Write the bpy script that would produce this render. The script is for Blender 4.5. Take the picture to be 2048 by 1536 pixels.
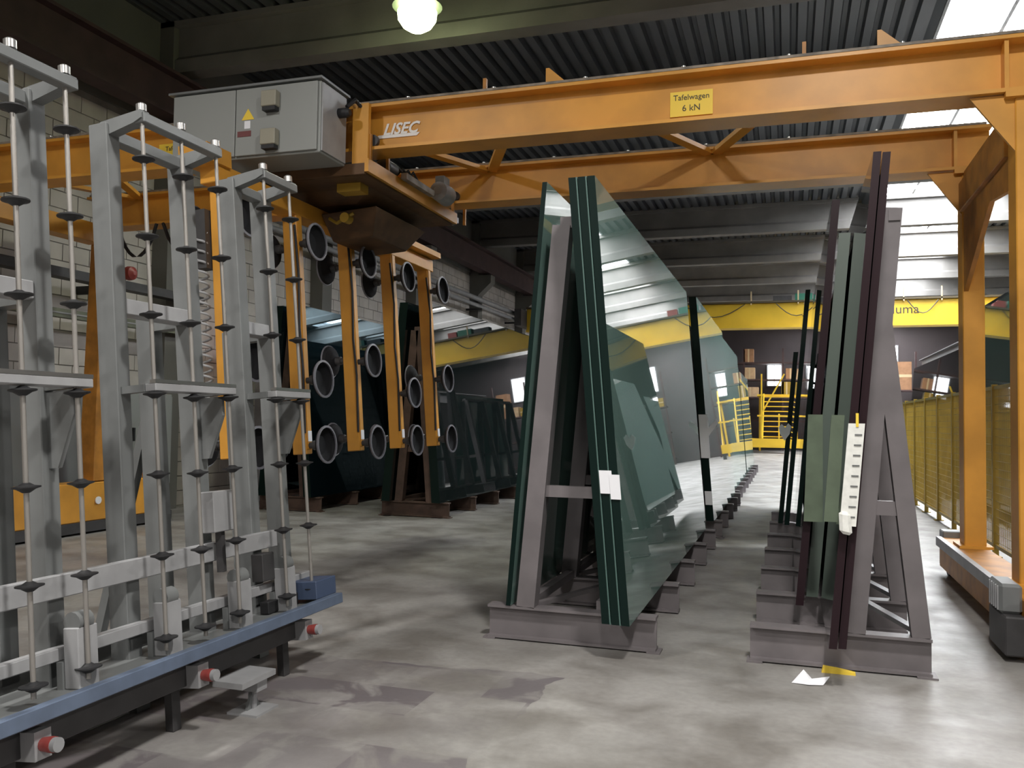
import bpy, bmesh, math, random
from mathutils import Vector, Matrix
random.seed(7)
SC = bpy.context.scene
C = SC.collection
for o in list(bpy.data.objects): bpy.data.objects.remove(o)
PI = math.pi
# ------------------------------------------------------------------ camera
cam = bpy.data.objects.new('camera', bpy.data.cameras.new('camera'))
C.objects.link(cam)
cam.data.sensor_width = 36.0
cam.data.lens = 36.0*1719/2048
cam.data.clip_end = 200
RR = [[0.95193672, 0.00123849, -0.30629225], [0.30596417, 0.04260261, 0.95108935], [0.01422676, -0.99909133, 0.04017605]]
# image axes (right, down, forward) expressed in the world
M = Matrix([[RR[i][0], -RR[i][1], -RR[i][2], (0, 0, 1.57)[i]] for i in range(3)] + [[0, 0, 0, 1]])
cam.matrix_world = M
# RR maps (right, down, forward) to the world: columns are the camera axes
SC.camera = cam
SC.view_settings.view_transform = 'Standard'
SC.view_settings.look = 'None'
SC.view_settings.gamma = 1.0
SC.view_settings.use_curve_mapping = False
SC.view_settings.exposure = 0.0
# ------------------------------------------------------------------ world
w = bpy.data.worlds.new('world'); SC.world = w; w.use_nodes = True
w.node_tree.nodes['Background'].inputs[0].default_value = (0.75, 0.85, 1.0, 1)
w.node_tree.nodes['Background'].inputs[1].default_value = 1.0
SKY_E = 28.0         # brightness of the daylight panes in the roof
LAMP_W = 315.0       # power of each high bay lamp

# ------------------------------------------------------------------ materials
MATS = {}
def mat(name, col, rough=.5, metal=0., noise=0., nscale=6., emit=None, estr=0., spec=None, ior=None, tint=None, col2=None, bump=0., bscale=40., coat=0.):
    if name in MATS: return MATS[name]
    m = bpy.data.materials.new(name); m.use_nodes = True
    nt = m.node_tree; b = nt.nodes['Principled BSDF']
    b.inputs['Base Color'].default_value = (*col, 1)
    b.inputs['Roughness'].default_value = rough
    b.inputs['Metallic'].default_value = metal
    if coat: b.inputs['Coat Weight'].default_value = coat
    if spec is not None: b.inputs['Specular IOR Level'].default_value = spec
    if ior: b.inputs['IOR'].default_value = ior
    if tint: b.inputs['Specular Tint'].default_value = (*tint, 1)
    if emit:
        b.inputs['Emission Color'].default_value = (*emit, 1); b.inputs['Emission Strength'].default_value = estr
    if noise or bump:
        tc = nt.nodes.new('ShaderNodeTexCoord')
        geo = nt.nodes.new('ShaderNodeNewGeometry')
    if noise:
        n = nt.nodes.new('ShaderNodeTexNoise'); n.inputs['Scale'].default_value = nscale; n.inputs['Detail'].default_value = 6
        nt.links.new(geo.outputs['Position'], n.inputs['Vector'])
        r = nt.nodes.new('ShaderNodeValToRGB')
        c2 = col2 or tuple(max(0, c*(1-noise)) for c in col)
        r.color_ramp.elements[0].position = .35; r.color_ramp.elements[0].color = (*c2, 1)
        r.color_ramp.elements[1].position = .62; r.color_ramp.elements[1].color = (*col, 1)
        nt.links.new(n.outputs['Fac'], r.inputs['Fac']); nt.links.new(r.outputs['Color'], b.inputs['Base Color'])
    if bump:
        n2 = nt.nodes.new('ShaderNodeTexNoise'); n2.inputs['Scale'].default_value = bscale
        nt.links.new(geo.outputs['Position'], n2.inputs['Vector'])
        bp = nt.nodes.new('ShaderNodeBump'); bp.inputs['Strength'].default_value = bump; bp.inputs['Distance'].default_value = .01
        nt.links.new(n2.outputs['Fac'], bp.inputs['Height']); nt.links.new(bp.outputs['Normal'], b.inputs['Normal'])
    MATS[name] = m
    return m

ORANGE = mat('orange paint', (.70, .325, .045), .42, noise=.22, nscale=2.2)
ORANGE_D = mat('orange paint scuffed', (.50, .21, .03), .5, noise=.35, nscale=5)
RUST = mat('worn rail steel', (.30, .25, .20), .6, noise=.55, nscale=9)
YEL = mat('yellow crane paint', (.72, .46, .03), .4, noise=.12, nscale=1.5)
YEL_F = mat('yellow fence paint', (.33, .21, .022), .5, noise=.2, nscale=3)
GREY = mat('grey machine paint', (.175, .182, .183), .42, noise=.16, nscale=4)
GREYL = mat('light grey paint', (.34, .34, .35), .45, noise=.18, nscale=5)
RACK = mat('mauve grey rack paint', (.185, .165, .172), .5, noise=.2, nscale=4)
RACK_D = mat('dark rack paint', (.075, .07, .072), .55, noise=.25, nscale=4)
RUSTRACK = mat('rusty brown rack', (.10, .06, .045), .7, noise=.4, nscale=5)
STEEL = mat('bright steel', (.55, .54, .53), .28, metal=.9)
STEEL_R = mat('rod steel', (.33, .31, .29), .4, metal=.5)
BLACK = mat('black rubber', (.018, .018, .02), .55)
DARK = mat('dark steel', (.05, .048, .05), .5, noise=.25)
CAB = mat('cabinet grey', (.29, .30, .29), .45, noise=.05, nscale=1)
CABD = mat('cabinet dark grey', (.20, .205, .21), .5, noise=.1, nscale=2)
PLINTH = mat('cabinet plinth', (.05, .048, .05), .6)
BEIGE = mat('beige plastic', (.30, .28, .22), .5)
WHITE = mat('white paper', (.82, .82, .86), .7)
FOAM = mat('white foam', (.80, .80, .76), .9, noise=.12, nscale=25)
BLUE = mat('blue rail paint', (.12, .155, .225), .42, noise=.2, nscale=7)
BLUEM = mat('blue motor paint', (.06, .085, .15), .5)
RED = mat('red plastic', (.27, .05, .045), .4)
REDL = mat('red signal lamp', (.6, .03, .02), .4, emit=(1, .12, .08), estr=4.0)
MAROON = mat('maroon steel', (.07, .036, .036), .6, noise=.3, nscale=3)
CONC = mat('concrete', (.21, .20, .19), .85, noise=.22, nscale=1.3, bump=.2)
PLAST = mat('wall render', (.17, .165, .15), .9, noise=.15, nscale=1.0)
BLOCK = mat('pale block', (.56, .515, .475), .85, noise=.16, nscale=2.0)
MORTAR = mat('mortar', (.28, .26, .24), .95, noise=.2, nscale=4)
DECK = mat('roof deck steel', (.085, .09, .10), .45, noise=.15, nscale=.8)
WOODB = mat('brown carton', (.36, .19, .10), .8, noise=.2, nscale=5)
WOODL = mat('pale carton', (.56, .38, .22), .8, noise=.2, nscale=5)
GREEN = mat('green plastic', (.02, .14, .09), .5)
BACKW = mat('dark cladding', (.075, .06, .062), .7, noise=.2, nscale=.7)
SHEETG = mat('pale green foam sheet', (.115, .15, .10), .7, noise=.2, nscale=8)
SPACER = mat('pale green interlayer', (.07, .13, .115), .4)
SKYP = mat('daylight pane', (.9, .93, .96), .5, emit=(.93, .97, 1.0), estr=SKY_E)
WINP = mat('lit window pane', (.9, .93, .96), .5, emit=(.95, .98, 1.0), estr=6.0)
LAMPG = mat('lamp glow', (1, 1, .9), .5, emit=(.86, 1.0, .50), estr=22)
mat('lamp glow dim', (1, 1, .9), .5, emit=(1.0, .97, .88), estr=12)
LAMPH = mat('lamp housing', (.10, .11, .09), .5)
CHIP = mat('pale timber', (.55, .42, .25), .8)
INK = mat('dark print', (.05, .04, .03), .6)
INKW = mat('white print', (.85, .84, .82), .6)
SIGNY = mat('yellow sign', (.85, .60, .06), .5)
GLASS_EDGE = mat('glass edge', (.005, .014, .012), .35, spec=.12)
GLASS_EDGE_M = mat('glass edge maroon', (.022, .012, .015), .35, spec=.15)
GLASS_GREEN = mat('green float glass', (.15, .245, .218), .015, ior=2.5)
GLASS_DARK = mat('dark float glass', (.006, .010, .010), .015, ior=1.95)
GLASS_BLUE = mat('blue coated glass', (.004, .009, .012), .015, ior=2.0, tint=(.45, .80, 1.0))
GLASS_GREY = mat('grey green glass', (.040, .062, .055), .03, ior=1.9)
GLASS_PALE = mat('pale glass edge', (.13, .165, .14), .35)

def floor_mat():
    m = bpy.data.materials.new('worn concrete floor'); m.use_nodes = True
    nt = m.node_tree; b = nt.nodes['Principled BSDF']; L = nt.links
    geo = nt.nodes.new('ShaderNodeNewGeometry')
    def noise(s, d=6, dist=0.):
        n = nt.nodes.new('ShaderNodeTexNoise'); n.inputs['Scale'].default_value = s; n.inputs['Detail'].default_value = d
        n.inputs['Distortion'].default_value = dist; L.new(geo.outputs['Position'], n.inputs['Vector']); return n
    def ramp(src, p0, c0, p1, c1):
        r = nt.nodes.new('ShaderNodeValToRGB'); e = r.color_ramp.elements
        e[0].position = p0; e[0].color = (*c0, 1); e[1].position = p1; e[1].color = (*c1, 1); L.new(src, r.inputs['Fac']); return r
    def mix(fac, a, bb, mode='MIX'):
        x = nt.nodes.new('ShaderNodeMix'); x.data_type = 'RGBA'; x.blend_type = mode
        if isinstance(fac, float): x.inputs[0].default_value = fac
        else: L.new(fac, x.inputs[0])
        L.new(a, x.inputs[6]); L.new(bb, x.inputs[7]); return x.outputs[2]
    base = ramp(noise(.55, 8).outputs['Fac'], .3, (.27, .258, .245), .7, (.40, .385, .37))
    grime = ramp(noise(1.9, 8, .4).outputs['Fac'], .36, (.62, .60, .58), .60, (1, 1, 1))
    c = mix(1., base.outputs['Color'], grime.outputs['Color'], 'MULTIPLY')
    fine = ramp(noise(22, 4).outputs['Fac'], .3, (.86, .86, .86), .7, (1, 1, 1))
    c = mix(1., c, fine.outputs['Color'], 'MULTIPLY')
    # a worn mauve-grey painted lane: shape given in floor metres, broken up by wear
    sep = nt.nodes.new('ShaderNodeSeparateXYZ'); L.new(geo.outputs['Position'], sep.inputs[0])
    def mth(op, a, bb):
        n = nt.nodes.new('ShaderNodeMath'); n.operation = op
        for i, v in enumerate((a, bb)):
            if isinstance(v, (int, float)): n.inputs[i].default_value = v
            else: L.new(v, n.inputs[i])
        return n.outputs[0]
    wob = noise(1.6, 3)
    xx = mth('ADD', sep.outputs[0], mth('MULTIPLY', mth('SUBTRACT', wob.outputs['Fac'], .5), .5))
    yy = mth('ADD', sep.outputs[1], mth('MULTIPLY', mth('SUBTRACT', wob.outputs['Fac'], .5), .35))
    inx = mth('MULTIPLY', mth('GREATER_THAN', xx, -3.4), mth('LESS_THAN', xx, -1.35))
    iny = mth('MULTIPLY', mth('GREATER_THAN', yy, 1.8), mth('LESS_THAN', yy, 5.1))
    # chipped patches along the lane
    vor = nt.nodes.new('ShaderNodeTexBrick'); vor.inputs['Scale'].default_value = 1.0
    vor.inputs['Color1'].default_value = (1, 1, 1, 1); vor.inputs['Color2'].default_value = (.0, .0, .0, 1); vor.inputs['Mortar'].default_value = (1, 1, 1, 1)
    vor.inputs['Brick Width'].default_value = .55; vor.inputs['Row Height'].default_value = .42; vor.inputs['Mortar Size'].default_value = .0
    L.new(geo.outputs['Position'], vor.inputs['Vector'])
    wear = ramp(noise(3.2, 6, .8).outputs['Fac'], .44, (0, 0, 0), .52, (1, 1, 1))
    bw = nt.nodes.new('ShaderNodeRGBToBW'); L.new(vor.outputs['Color'], bw.inputs[0])
    wb = nt.nodes.new('ShaderNodeRGBToBW'); L.new(wear.outputs['Color'], wb.inputs[0])
    worn = mth('MULTIPLY', mth('MINIMUM', mth('ADD', mth('MULTIPLY', bw.outputs[0], 1.7), .12), 1.0), mth('ADD', mth('MULTIPLY', wb.outputs[0], .65), .40))
    lane = mth('MULTIPLY', mth('MULTIPLY', inx, iny), mth('MULTIPLY', worn, .95))
    pc = nt.nodes.new('ShaderNodeRGB'); pc.outputs[0].default_value = (.155, .138, .145, 1)
    c = mix(lane, c, pc.outputs[0])
    L.new(c, b.inputs['Base Color'])
    rr = ramp(noise(2.5).outputs['Fac'], .3, (.36,)*3, .7, (.6,)*3); L.new(rr.outputs['Color'], b.inputs['Roughness'])
    bp = nt.nodes.new('ShaderNodeBump'); bp.inputs['Strength'].default_value = .12; bp.inputs['Distance'].default_value = .01
    L.new(noise(30).outputs['Fac'], bp.inputs['Height']); L.new(bp.outputs['Normal'], b.inputs['Normal'])
    return m
FLOOR = floor_mat()

# ------------------------------------------------------------------ mesh helpers
ORG = {}
class MB:
    def __init__(s): s.v = []; s.f = []; s.m = []; s.sm = []
    def add(s, vs, fs, mi=0, smooth=False):
        k = len(s.v); s.v += [tuple(p) for p in vs]
        for f in fs: s.f.append([k+i for i in f]); s.m.append(mi); s.sm.append(smooth)
        return s
    def box(s, x0, x1, y0, y1, z0, z1, mi=0):
        v = [(x, y, z) for x in (x0, x1) for y in (y0, y1) for z in (z0, z1)]
        return s.add(v, [(0, 1, 3, 2), (4, 6, 7, 5), (0, 4, 5, 1), (2, 3, 7, 6), (0, 2, 6, 4), (1, 5, 7, 3)], mi)
    def hexa(s, b, t, mi=0):        # bottom quad, top quad (same order)
        return s.add(list(b)+list(t), [(3, 2, 1, 0), (4, 5, 6, 7), (0, 1, 5, 4), (1, 2, 6, 5), (2, 3, 7, 6), (3, 0, 4, 7)], mi)
    def bar(s, p, q, wd, ht, up=(0, 0, 1), mi=0):   # square bar p->q; ht is measured along up, wd across
        p, q = Vector(p), Vector(q); d = (q-p).normalized(); u = Vector(up)
        if abs(d.dot(u)) > .98: u = Vector((0, 1, 0))
        a = d.cross(u).normalized(); u = a.cross(d).normalized()
        def ring(c): return [c-a*wd/2-u*ht/2, c+a*wd/2-u*ht/2, c+a*wd/2+u*ht/2, c-a*wd/2+u*ht/2]
        return s.hexa(ring(p), ring(q), mi)
    def tube(s, pts, r, n=10, mi=0, cap=True):
        pts = [Vector(p) for p in pts]; rs = r if isinstance(r, (list, tuple)) else [r]*len(pts)
        k = len(s.v); d0 = (pts[1]-pts[0]).normalized()
        ref = Vector((0, 0, 1)) if abs(d0.z) < .9 else Vector((1, 0, 0))
        vs = []
        for i, p in enumerate(pts):
            d = (pts[min(i+1, len(pts)-1)]-pts[max(i-1, 0)]).normalized()
            a = d.cross(ref).normalized(); b = d.cross(a).normalized()
            vs += [p+(a*math.cos(2*PI*j/n)+b*math.sin(2*PI*j/n))*rs[i] for j in range(n)]
        fs = [(i*n+j, i*n+(j+1) % n, (i+1)*n+(j+1) % n, (i+1)*n+j) for i in range(len(pts)-1) for j in range(n)]
        s.add(vs, fs, mi, True)
        if cap: s.add(vs[:n], [tuple(range(n))[::-1]], mi); s.add(vs[-n:], [tuple(range(n))], mi)
        return s
    def lathe(s, c, axis, prof, n=20, mi=0, cap=True):       # prof: (distance along axis, radius)
        c = Vector(c); ax = Vector(axis).normalized()
        ref = Vector((0, 0, 1)) if abs(ax.z) < .9 else Vector((1, 0, 0))
        a = ax.cross(ref).normalized(); b = ax.cross(a).normalized()
        k = len(prof); vs = []
        for t, r in prof: vs += [c+ax*t+(a*math.cos(2*PI*j/n)+b*math.sin(2*PI*j/n))*max(r, .0005) for j in range(n)]
        for i in range(k-1):        # a profile step gets its own ring where the profile turns sharply
            q = vs[i*n:(i+2)*n]
            s.add(q, [(j, (j+1) % n, n+(j+1) % n, n+j) for j in range(n)], mi, True)
        if cap: s.add(vs[:n], [tuple(range(n))[::-1]], mi); s.add(vs[-n:], [tuple(range(n))], mi)
        return s
    def prism(s, poly, axis, t0, t1, mi=0):        # polygon in the plane across axis ('x': (y,z), 'y': (x,z), 'z': (x,y))
        def P(a, b, t): return {'x': (t, a, b), 'y': (a, t, b), 'z': (a, b, t)}[axis]
        n = len(poly)
        vs = [P(a, b, t0) for a, b in poly]+[P(a, b, t1) for a, b in poly]
        return s.add(vs, [tuple(range(n)), tuple(range(2*n-1, n-1, -1))]+[(i, i+n, (i+1) % n+n, (i+1) % n) for i in range(n)], mi)
    def build(s, name, mats, parent=None, org=None, recalc=True, bevel=0.):
        me = bpy.data.meshes.new(name)
        o = Vector(org) if org is not None else (ORG.get(parent.name, Vector()) if parent else Vector())
        me.from_pydata([tuple(Vector(p)-o) for p in s.v], [], s.f)
        if not isinstance(mats, (list, tuple)): mats = [mats]
        for m in mats: me.materials.append(m)
        for i, p in enumerate(me.polygons): p.material_index = s.m[i]; p.use_smooth = s.sm[i]
        if recalc:
            bm = bmesh.new(); bm.from_mesh(me); bmesh.ops.recalc_face_normals(bm, faces=bm.faces); bm.to_mesh(me); bm.free()
        me.update()
        ob = bpy.data.objects.new(name, me); C.objects.link(ob)
        if parent: ob.parent = parent
        else: ob.location = o
        ORG[ob.name] = o
        if bevel:
            b = ob.modifiers.new('bevel', 'BEVEL'); b.width = bevel; b.segments = 1; b.limit_method = 'ANGLE'
        return ob
def tag(o, label, cat, group=None):
    o['label'] = label; o['category'] = cat
    if group: o['group'] = group
    return o
def thing(name, label, cat, loc=(0, 0, 0), group=None, rot=None, local=False):
    o = bpy.data.objects.new(name, None); C.objects.link(o); o.location = loc
    o.empty_display_size = .2
    if rot: o.rotation_euler = rot
    ORG[o.name] = Vector() if local else Vector(loc)
    return tag(o, label, cat, group)
def struct(o): o['kind'] = 'structure'; return o
def stuff(o): o['kind'] = 'stuff'; return o
def B(name, m, parent, *b, bevel=0.): return MB().box(*b).build(name, m, parent, bevel=bevel)
def Bar(name, m, parent, p, q, wd, ht, up=(0, 0, 1), bevel=0.): return MB().bar(p, q, wd, ht, up).build(name, m, parent, bevel=bevel)
def Tube(name, m, parent, pts, r, n=10): return MB().tube(pts, r, n).build(name, m, parent)
def text(name, s, size, m, parent, mtx, shear=0., extrude=.002, bold=0.):
    cu = bpy.data.curves.new(name, 'FONT'); cu.body = s; cu.size = size; cu.extrude = extrude; cu.shear = shear; cu.offset = bold
    cu.align_x = 'CENTER'; cu.align_y = 'CENTER'; cu.resolution_u = 3
    t = bpy.data.objects.new(name, cu); C.objects.link(t)
    dg = bpy.context.evaluated_depsgraph_get(); dg.update()
    me = bpy.data.meshes.new_from_object(t.evaluated_get(dg)); bpy.data.objects.remove(t)
    me.transform(mtx); me.materials.clear(); me.materials.append(m)
    o = bpy.data.objects.new(name, me); C.objects.link(o); o.parent = parent
    me.transform(Matrix.Translation(-ORG.get(parent.name, Vector())))
    ORG[o.name] = ORG.get(parent.name, Vector())
    return o
def facing_y(x, y, z): return Matrix.Translation((x, y, z)) @ Matrix.Rotation(PI/2, 4, 'X')     # readable from -Y
def ibeam(mb, p, q, w_, h, tf=.03, tw=.03, up=(0, 0, 1)):
    u = Vector(up); p, q = Vector(p), Vector(q)       # p, q at the bottom centre line
    mb.bar(p+u*tf/2, q+u*tf/2, w_, tf, up); mb.bar(p+u*(h-tf/2), q+u*(h-tf/2), w_, tf, up); mb.bar(p+u*h/2, q+u*h/2, tw, h-2*tf, up)
    return mb

# ================================================================== SETTING
X0, X1, Y0, Y1, ZR = -10.0, 13.0, -12.0, 52.0, 8.06
fl = struct(MB().box(X0-.4, X1+.4, Y0-.4, Y1+.4, -.3, 0).build('floor', FLOOR))
GY = [11.66+4.92*k for k in range(-4, 9)]          # roof girders
ceil = struct(MB().box(X0-.4, X1+.4, Y0-.4, Y1+.4, ZR+.55, ZR+.7).build('ceiling', CONC))
SX0, SX1 = 2.36, 5.6                               # daylight strip
edges = [Y0]+GY+[Y1]
def deck(xa, xb, ya, yb):
    mb = MB(); p = .26; n = int((xb-xa)/p); prof = []
    for i in range(n):
        x = xa+i*p; prof += [(x, ZR), (x+.13, ZR), (x+.16, ZR+.11), (x+.23, ZR+.11)]
    prof.append((xb, ZR))
    vs = [(x, ya, z) for x, z in prof]+[(x, yb, z) for x, z in prof]; m = len(prof)
    mb.add(vs, [(i, i+1, m+i+1, m+i) for i in range(m-1)])
    return mb
for ya, yb in zip(edges[:-1], edges[1:]):
    if yb-ya < .1: continue
    if yb < 11.7:
        deck(X0, X1, ya, yb).build('deck_sheet', DECK, ceil, recalc=False); continue
    deck(X0, SX0, ya, yb).build('deck_sheet', DECK, ceil, recalc=False)
    deck(SX1, X1, ya, yb).build('deck_sheet', DECK, ceil, recalc=False)
    n = 3
    for i in range(n):
        a, b = SX0+(SX1-SX0)*i/n, SX0+(SX1-SX0)*(i+1)/n
        MB().box(a+.03, b-.03, ya+.2, yb-.2, ZR+.30, ZR+.33).build('skylight_pane', SKYP, ceil)
    fr = MB()
    for i in range(n+1):
        a = SX0+(SX1-SX0)*i/n; fr.box(a-.03, a+.03, ya+.2, yb-.2, ZR+.22, ZR+.36)
    for xa in (SX0-.05, SX1): fr.box(xa, xa+.05, ya, yb, ZR, ZR+.55)
    fr.build('skylight_frame', GREYL, ceil)
for gy in GY:
    g = MB().prism([(gy-.06, 7.2), (gy+.26, 7.2), (gy+.26, 7.42), (gy+.17, 7.5), (gy+.17, ZR+.05), (gy+.03, ZR+.05), (gy+.03, 7.5), (gy-.06, 7.42)], 'x', X0, X1)
    g.build('roof_girder', CONC, ceil)
    MB().box(X0, X1, gy-.10, gy+.30, ZR-.09, ZR+.0).build('girder_flange', CONC, ceil)
# walls
def wallbox(name, m, *b): return struct(MB().box(*b).build(name, m))
wl = wallbox('wall_left', MORTAR, X0-.4, X0, Y0-.4, Y1+.4, 0, ZR+.6)
wallbox('wall_back', BACKW, X0, X1, Y1, Y1+.4, 0, ZR+.6)
wallbox('wall_right', PLAST, X1, X1+.4, Y0-.4, Y1+.4, 0, ZR+.6)
wallbox('wall_front', PLAST, X0, X1, Y0-.4, Y0, 0, ZR+.6)
# block courses on the left wall: single blocks where they show large, joined beyond
BL, BH = .5, .25
bm_me = None; rest = MB(); count = 0
one = MB().box(X0, X0+.014, 0, BL-.016, 0, BH-.016)
proto = None
for r in range(int(6.3/BH)):
    z = r*BH+.008
    for k in range(-24, 104):
        y = k*BL+(r % 2)*BL/2
        near = 7.9 <= y <= 14.6 and 1.75 <= z <= 5.3
        if near and count < 300:
            if proto is None:
                proto = one.build('block', BLOCK, wl, org=(0, 0, 0)); o = proto
            else:
                o = proto.copy(); C.objects.link(o)
            o.parent = wl; o.location = (random.uniform(-.003, .003), y, z); count += 1
            ORG[o.name] = Vector()
        else: rest.box(X0, X0+.012+random.uniform(0, .004), y, y+BL-.016, z, z+BH-.016)
stuff(rest.build('block_courses', BLOCK, wl, recalc=False))
# rendered frieze above the blocks, pilasters at every girder
MB().box(X0, X0+.05, Y0, Y1, 6.35, ZR).build('frieze', PLAST, wl)
for gy in GY[3:]:
    MB().box(X0, X0+.32, gy-.1, gy+.3, 0, ZR).build('pilaster', PLAST, wl)
    MB().prism([(X0+.32, 6.25), (X0+.75, 6.25), (X0+.75, 6.0), (X0+.32, 5.6)], 'y', gy-.1, gy+.3).build('corbel', PLAST, wl)
# windows in the far wall
for i, (xa, xb, za, zb) in enumerate(((-1.15, -.42, 3.7, 4.85), (1.0, 1.5, 3.5, 4.8), (4.9, 5.75, 4.45, 5.9), (-5.2, -4.2, 3.7, 4.9))):
    wn = struct(MB().box(xa-.06, xb+.06, Y1-.05, Y1, za-.06, zb+.06).build('window_%d' % (i+1), GREYL))
    MB().box(xa, (xa+xb)/2-.02, Y1-.08, Y1-.05, za, zb).build('pane', WINP, wn)
    MB().box((xa+xb)/2+.02, xb, Y1-.08, Y1-.05, za, zb).build('pane', WINP, wn)

# ================================================================== runway beams, pipes and trays on the left wall
t = thing('runway_beam', 'dark maroon crane runway beam along the block wall high up', 'beam', (-9.45, 20, 6.3))
ibeam(MB(), (-9.45, Y0+.1, 6.3), (-9.45, Y1-.1, 6.3), .34, .72, .05, .04).build('girder', MAROON, t)
B('rail', MAROON, t, -9.49, -9.41, Y0+.1, Y1-.1, 7.02, 7.08)
t = thing('pipe_run', 'pair of long grey pipes on the wall below the maroon runway beam', 'pipe', (-9.6, 20, 5.0))
for x, z, r in ((-9.56, 5.42, .075), (-9.50, 5.18, .06)): Tube('pipe', GREYL, t, [(x, 13, z), (x, Y1-.2, z)], r)
for y in range(14, 52, 4): B('bracket', DARK, t, X0+.02, -9.44, y, y+.06, 5.06, 5.12)
t = thing('cable_tray', 'black cable tray running along the pale block wall at mid height', 'cable tray', (-9.8, 9, 3.4))
B('tray', DARK, t, -9.66, -9.46, 2, 12.2, 3.42, 3.47); B('lip', DARK, t, -9.46, -9.44, 2, 12.2, 3.42, 3.55)
for y in (4, 6, 8, 10, 12): B('bracket', BLACK, t, -9.98, -9.46, y, y+.05, 3.3, 3.42)
t = thing('wall_duct', 'green grey trunking fixed to the block wall under the black tray', 'trunking', (-9.9, 10, 2.9))
B('duct', mat('green grey trunking', (.16, .17, .12), .6, noise=.2), t, -9.66, -9.54, 3, 12.0, 2.88, 3.0)
B('cover_strip', GREYL, t, -9.54, -9.53, 3, 12.0, 2.93, 2.95)

# ================================================================== electrical cabinets by the left wall
def cabinet(label, y0, y1, z1, m, ndoor, x1=-9.45):
    t = thing('switch_cabinet', label, 'cabinet', (-9.7, (y0+y1)/2, 0), 'switch cabinets along the block wall')
    B('plinth', PLINTH, t, -9.95, x1-.05, y0+.02, y1-.02, 0, .42)
    B('body', m, t, -9.96, x1, y0, y1, .42, z1, bevel=.01)
    wd = (y1-y0)/ndoor
    for i in range(ndoor):
        d = B('door', m, t, x1, x1+.025, y0+i*wd+.02, y0+(i+1)*wd-.02, .46, z1-.04, bevel=.006)
        MB().box(x1+.025, x1+.06, y0+i*wd+.10, y0+i*wd+.14, 1.15, 1.35).build('handle', BLACK, d)
    return t
cabinet('wide dark grey switch cabinet standing left of the orange crane leg', 6.2, 10.02, 1.95, CABD, 4)
cabinet('light grey switch cabinet standing right of the orange crane leg', 10.5, 11.5, 1.88, CAB, 2)

# ================================================================== high bay lamps
LN = 0
def lamp(x, y, z, label, glow=True):
    t = thing('high_bay_lamp', label, 'lamp', (x, y, z), 'high bay lamps under the roof')
    MB().lathe((x, y, z+.30), (0, 0, -1), [(0, .07), (.02, .10), (.12, .13), (.30, .30), (.36, .34)], 24).build('reflector', LAMPH, t)
    MB().lathe((x, y, z-.035), (0, 0, -1), [(-.03, .14), (.02, .23), (.10, .27), (.20, .26), (.29, .20), (.35, .11), (.37, .02)], 24).build('bulb_glass', LAMPG if glow else MATS['lamp glow dim'], t)
    Tube('hanger', DARK, t, [(x, y, z+.28), (x, y, ZR+.02)], .012, 6)
    ld = bpy.data.lights.new('lamp_light', 'AREA'); ld.shape = 'DISK'; ld.size = .6; ld.energy = LAMP_W*(.35 if glow else 1.0); ld.color = (.97, 1.0, .88) if glow else (1.0, .975, .93); ld.spread = 2.9
    lo = bpy.data.objects.new('lamp_light', ld); C.objects.link(lo); lo.parent = t; lo.location = (0, 0, -.42)
lamp(-4.81, 10.5, 7.2, 'glowing round high bay lamp hanging in front of the concrete girder')
for x, y in ((-4.9, .7), (-4.9, -7.5), (.6, -3.0), (.6, 2.6), (8, -3), (8, 6), (-.6, -9)):
    lamp(x, y, 6.95, 'round high bay lamp hanging from the roof behind the photographer', False)

# ================================================================== ORANGE PORTAL CRANE
cr = thing('portal_crane', 'orange portal crane with twin girders spanning the glass racks', 'crane', (-3.6, 8.2, 0))
for gy, zt in ((7.2, 4.46), (9.25, 4.45)):
    g = ibeam(MB(), (-8.95, gy, 4.03), (1.85, gy, 4.03), .30, zt-4.03, .03, .025).build('girder', ORANGE, cr)
    MB().box(-8.9, 1.8, gy-.155, gy+.155, zt, zt+.022).build('running_rail', RUST, g)
    for x in (-8.75, 1.52): MB().box(x, x+.03, gy-.13, gy+.13, 4.06, zt-.03).build('stiffener', ORANGE, g)
    for k in range(12):
        x = -8.3+k*.83
        MB().lathe((x, gy-.12, zt+.022), (0, 0, 1), [(0, .018), (.018, .018)], 6).build('bolt', STEEL, g)
# V bracing between the girders, lying at the top of the beams
for xa in (-8.2, -5.75, -3.27, -.77):
    for s in (-1, 1):
        MB().bar((xa+s*.98, 7.22, 4.41), (xa+s*.03, 9.2, 4.41), .11, .045).build('brace', ORANGE, cr)
for x in (-1.98, .72):
    MB().prism([(x-.06, 4.48), (x+.17, 4.48), (x-.03, 4.66), (x-.06, 4.66)], 'y', 7.18, 7.21).build('gusset', ORANGE, cr)
    MB().box(x-.62, x-.59, 7.1, 7.14, 4.48, 4.6).build('gusset', ORANGE_D, cr)
# right side: legs, base beam, tie
for gy in (7.2, 9.25):
    l = MB().box(1.59, 1.78, gy-.12, gy+.12, .42, 4.03).build('leg', ORANGE, cr, bevel=.008)
    MB().box(1.52, 1.85, gy-.16, gy+.16, 3.99, 4.035).build('head_plate', ORANGE, l)
    MB().box(1.54, 1.83, gy-.17, gy+.17, .405, .43).build('foot_plate', ORANGE, l)
MB().prism([(7.32, 4.0), (7.32, 3.36), (8.0, 3.44), (9.13, 2.85), (9.13, 4.0)][::-1], 'x', 1.60, 1.64).build('tie_plate', ORANGE_D, cr)
MB().box(1.56, 1.76, 7.32, 9.13, 3.62, 3.9).build('tie_beam', ORANGE_D, cr, bevel=.006)
for s in (-1, 1):
    MB().prism([(1.59-.3, 4.02), (1.59, 4.02), (1.59, 3.6)], 'y', 9.25-.1 if s < 0 else 7.2-.1, 9.25-.07 if s < 0 else 7.2-.07).build('knee_gusset', ORANGE, cr)
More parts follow.
